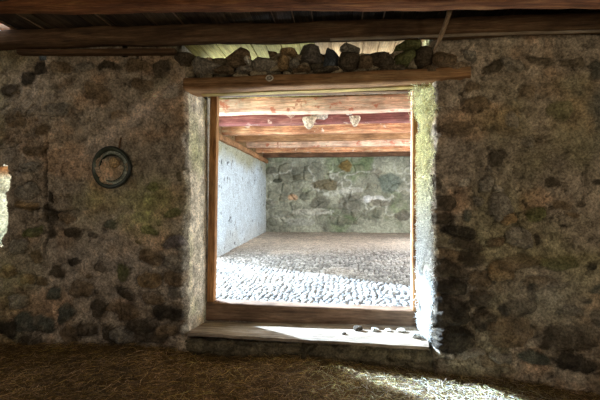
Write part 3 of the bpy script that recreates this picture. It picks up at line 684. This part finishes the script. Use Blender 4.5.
# passage ceiling boards (run in depth) seen in the gap above the wall
mb = MB(); x = XWL-.4; k = 0
M_pboard = wood_mat('passage_board', (.28, .15, .06), (.5, .32, .15), (.62, .44, .24), axis=1, attr=True)
while x < XWR+.4:
    w = random.uniform(.15, .21); t = random.uniform(.8, 1.25)
    gy = 1.0 if x < -.35 else 0
    c = (t*(1-.12*gy), t*(1+.12*gy), t*(1-.35*gy)); z = 3.19+random.uniform(-.004, .004)
    mb.box(x, x+w-.008, .16, YB+.4, z, z+.03, c); x += w
mb.box(XWL-.4, XWR+.4, .12, YB+.4, 3.215, 3.27, (.5,)*3)
tag(mb.build('ceiling_passage', M_pboard), kind='structure')
# joists
JD = [(6.47, 111.0, M_pale, 'first pale ceiling joist of the passage, nearest to the doorway', .25, 1), (7.4, 122.5, M_red, 'dark red second joist of the passage ceiling, carrying the nests', .24, 2),
      (8.45, 132.5, M_orange, 'orange third joist of the passage, just behind the red one', .22, 3), (9.55, 140, M_brown, 'fourth passage joist, brown, behind the orange one', .21, 4),
      (10.75, 146.5, M_pale, 'fifth passage joist from the doorway, pale pinkish', .2, 5), (12.0, 152, M_orange, 'sixth passage joist, orange, last before the one at the back wall', .2, 6), (13.1, 157.0, M_dkbrown, 'darkest joist tight against the back wall of the passage', .2, 7)]
for d, pb, m, lb, w, sd in JD:
    y = d-4; zb_ = P(320, pb, y)[2]; zt_ = 3.187; h = zt_-zb_
    tag(beam('ceiling_joist', (XWL-.12, y+w/2, (zt_+zb_)/2), (XWR+.12, y+w/2, (zt_+zb_)/2), w, h, m, nexp=9, amp=.007, nseg=90, seed=20+sd), lb, 'joist', 'joists of the passage ceiling')
tag(beam('wall_plate', (XWL+.02, 4.0, 2.83), (XWL+.02, YB, 2.83), .14, .13, M_brown, nexp=6, amp=.008, nseg=70, seed=31), 'brown timber plate along the top of the whitewashed passage wall', 'beam')

# swallow nests on the red joist
def nest(px, py, w, h, seed, lb):
    c = P(px, py, 3.40-.03); s = 7.4/400
    nb = bpy.data.objects.new('bird_nest', None); COL.objects.link(nb); nb.location = c
    tag(nb, lb, 'bird nest')
    n1, n2 = 24, 12; th = np.linspace(0, np.pi, n1); ph = np.linspace(0, 1, n2); V = []; Cc = []
    for t in ph:
        r = w*s/2*(math.sin(t*math.pi/2)**.6)*.62
        for a in th:
            k = 1+.15*float(fbm(np.array([math.cos(a)*2+seed]), np.array([t*3.]), None, 2, 3, seed)[0])
            V.append((r*math.cos(a)*k, -r*math.sin(a)*k*.9, (t-1)*h*s*.75)); Cc.append(np.array([.60, .46, .32])*(.8+.3*k*(k > 1)))
    mesh_obj('mud_cup', V, [tuple(q) for q in grid_faces(n2, n1)], M_rock, nb, np.array(Cc))
    return nb, s
for px, py, w, h, sd, lb in ((309, 122, 22, 16, 3, 'larger pale mud swallow nest on the red joist, left of the two'), (355, 121, 17, 14, 5, 'smaller mud swallow nest on the red joist, right of the two')):
    nb_, s = nest(px, py-4.5, w, h, sd, lb)
# pale droppings splashed on the joist around the nests (thin crusts)
for k, (px, py, w, h, lb) in enumerate([(320, 114, 16, 11, 'whitish crust of droppings beside the left nest on the red joist'), (300, 111, 10, 7, 'small whitish crust of droppings left of the left nest'), (349, 112, 7, 6, 'small pale crust of droppings left of the right nest')]):
    c = P(px, py, 3.392); s = 7.4/400
    rock('droppings_crust', c, (w*s/2, .016, h*s/2), (.62, .52, .45), 700+k, lb, 'droppings', amp=.6)

# ------------------------------------------------------------------ shaggy lichen and straw on the right reveal
n = 13000
zz = rng.uniform(.12, 2.62, n); sy = rng.uniform(0, 1, n)**1.0
ex = XR+.035*fbm(zz, zz*0, None, 3.5, 4, 72)
xx = ex+(JR-ex)*sy-.015-rng.uniform(0, .03, n); yy = .03+(YF-.05)*sy-np.where(sy < .1, rng.uniform(0, .05, n), 0)
clump = fbm(zz, sy*1.0, None, 6, 3, 81)
xx = xx+np.where(sy < .1, rng.uniform(0, .035, n), 0); keepm = clump > -.2; xx, yy, zz, sy = xx[keepm], yy[keepm], zz[keepm], sy[keepm]; n = len(xx)
dirs = np.stack([rng.normal(-.2, .7, n), rng.normal(-.2, .7, n), rng.normal(-.3, 1, n)], 1)
L = rng.uniform(.02, .085, n); r = rng.uniform(.0012, .0034, n)
t = sstep(.9, 2.1, zz)[:, None]; cc = (np.array([.86, .86, .82])*(1-t)+np.array([.90, .82, .45])*t)*rng.uniform(.7, 1.15, (n, 1))
V_, F_, C_ = fib(n, xx, yy, zz, dirs, L, r, np.clip(cc, 0, .9), .2)
tag(mesh_obj('lichen', V_, F_, M_straw, None, C_, False), 'shaggy pale green and white lichen covering the right reveal of the doorway', 'lichen', kind='stuff')
# twiggy strands at the upper corner
n = 260
cx_, _, cz_ = P(424, 92, .05)
px_ = rng.uniform(413, 437, n); py_ = 82+rng.uniform(0, 1, n)**1.3*32
Q = np.array([P(a, b, .05) for a, b in zip(px_, py_)])
dirs = np.stack([rng.normal(0, .6, n), rng.normal(0, .3, n), rng.normal(0, 1, n)], 1); L = rng.uniform(.04, .12, n); r = rng.uniform(.002, .004, n)
V_, F_, C_ = fib(n, Q[:, 0], Q[:, 1]+rng.uniform(-.03, .25, n), Q[:, 2], dirs, L, r, np.array([[.78, .76, .42]])*rng.uniform(.7, 1.2, (n, 1)), .2)
tag(mesh_obj('twigs', V_, F_, M_straw, None, C_, False), 'tangle of pale green twiggy lichen at the upper right corner of the doorway', 'lichen', kind='stuff')

# ------------------------------------------------------------------ outside ground
mb = MB(); mb.box(-40, 40, -40, 60, -.9, -.6, (.17, .16, .10)); tag(mb.build('ground', M_ground), kind='structure')

# ------------------------------------------------------------------ light
w = bpy.data.worlds.new('sky'); scn.world = w; w.use_nodes = True
bg = w.node_tree.nodes['Background']; bg.inputs[0].default_value = (.72, .86, 1.0, 1); bg.inputs[1].default_value = 1.6
def area(name, loc, direction, sx, sy, power, col, spread=180):
    l = bpy.data.lights.new(name, 'AREA'); l.shape = 'RECTANGLE'; l.size = sx; l.size_y = sy; l.energy = power; l.color = col; l.spread = math.radians(spread)
    o = bpy.data.objects.new(name, l); COL.objects.link(o); o.location = loc
    from mathutils import Vector
    o.rotation_euler = Vector(direction).to_track_quat('-Z', 'Y').to_euler(); return o
sun = bpy.data.lights.new('sun', 'SUN'); sun.energy = 42; sun.angle = math.radians(1.6); sun.color = (.54, .74, 1.0)
so = bpy.data.objects.new('sun', sun); COL.objects.link(so)
from mathutils import Vector
so.rotation_euler = Vector((1.75, -1, -1.1)).to_track_quat('-Z', 'Y').to_euler()
area('daylight_left_opening', (XWL-.2, 2.35, 1.6), (1, -.05, -.25), 3.2, 2.3, 230, (.74, .87, 1.0))
area('fill_right_reveal', (XWL-.1, 2.2, 1.55), (3.6, -2.0, 0), 1.6, 2.2, 150, (.80, .91, 1.0), 75)  # added narrow lamp aimed at the right reveal to brighten it
area('daylight_right_opening', (XWR+.1, 4.4, 1.6), (-1, .25, -.05), 5.4, 2.4, 420, (.86, .93, 1.0))
area('daylight_niche', (-3.45, .75, 1.45), (-.5, -1, 0), .5, .8, 90, (.9, 1.0, .95))
area('fill_behind_camera', (-1.0, -7.15, 1.3), (.05, 1, .12), 2.3, 2.0, 37, (1.0, .79, .54))  # added warm fill for the room, its source unseen
area('fill_raking_left', (-4.55, -2.2, 2.3), (1, .3, -.1), .8, .8, 8, (1.0, .85, .60))  # added raking fill from the left, no window in that wall
area('fill_raking_right', (4.15, -2.9, 2.2), (-1, .55, -.1), 1.0, 1.0, 44, (1.0, .85, .60))  # added raking fill from the right; that wall is solid

scn.view_settings.view_transform = 'Standard'; scn.view_settings.look = 'None'
scn.view_settings.exposure = 0; scn.view_settings.gamma = 1; scn.view_settings.use_curve_mapping = False
scn.cycles.use_denoising = True; scn.cycles.denoising_prefilter = 'NONE'; scn.cycles.max_bounces = 8; scn.cycles.diffuse_bounces = 6; scn.cycles.sample_clamp_indirect = 6
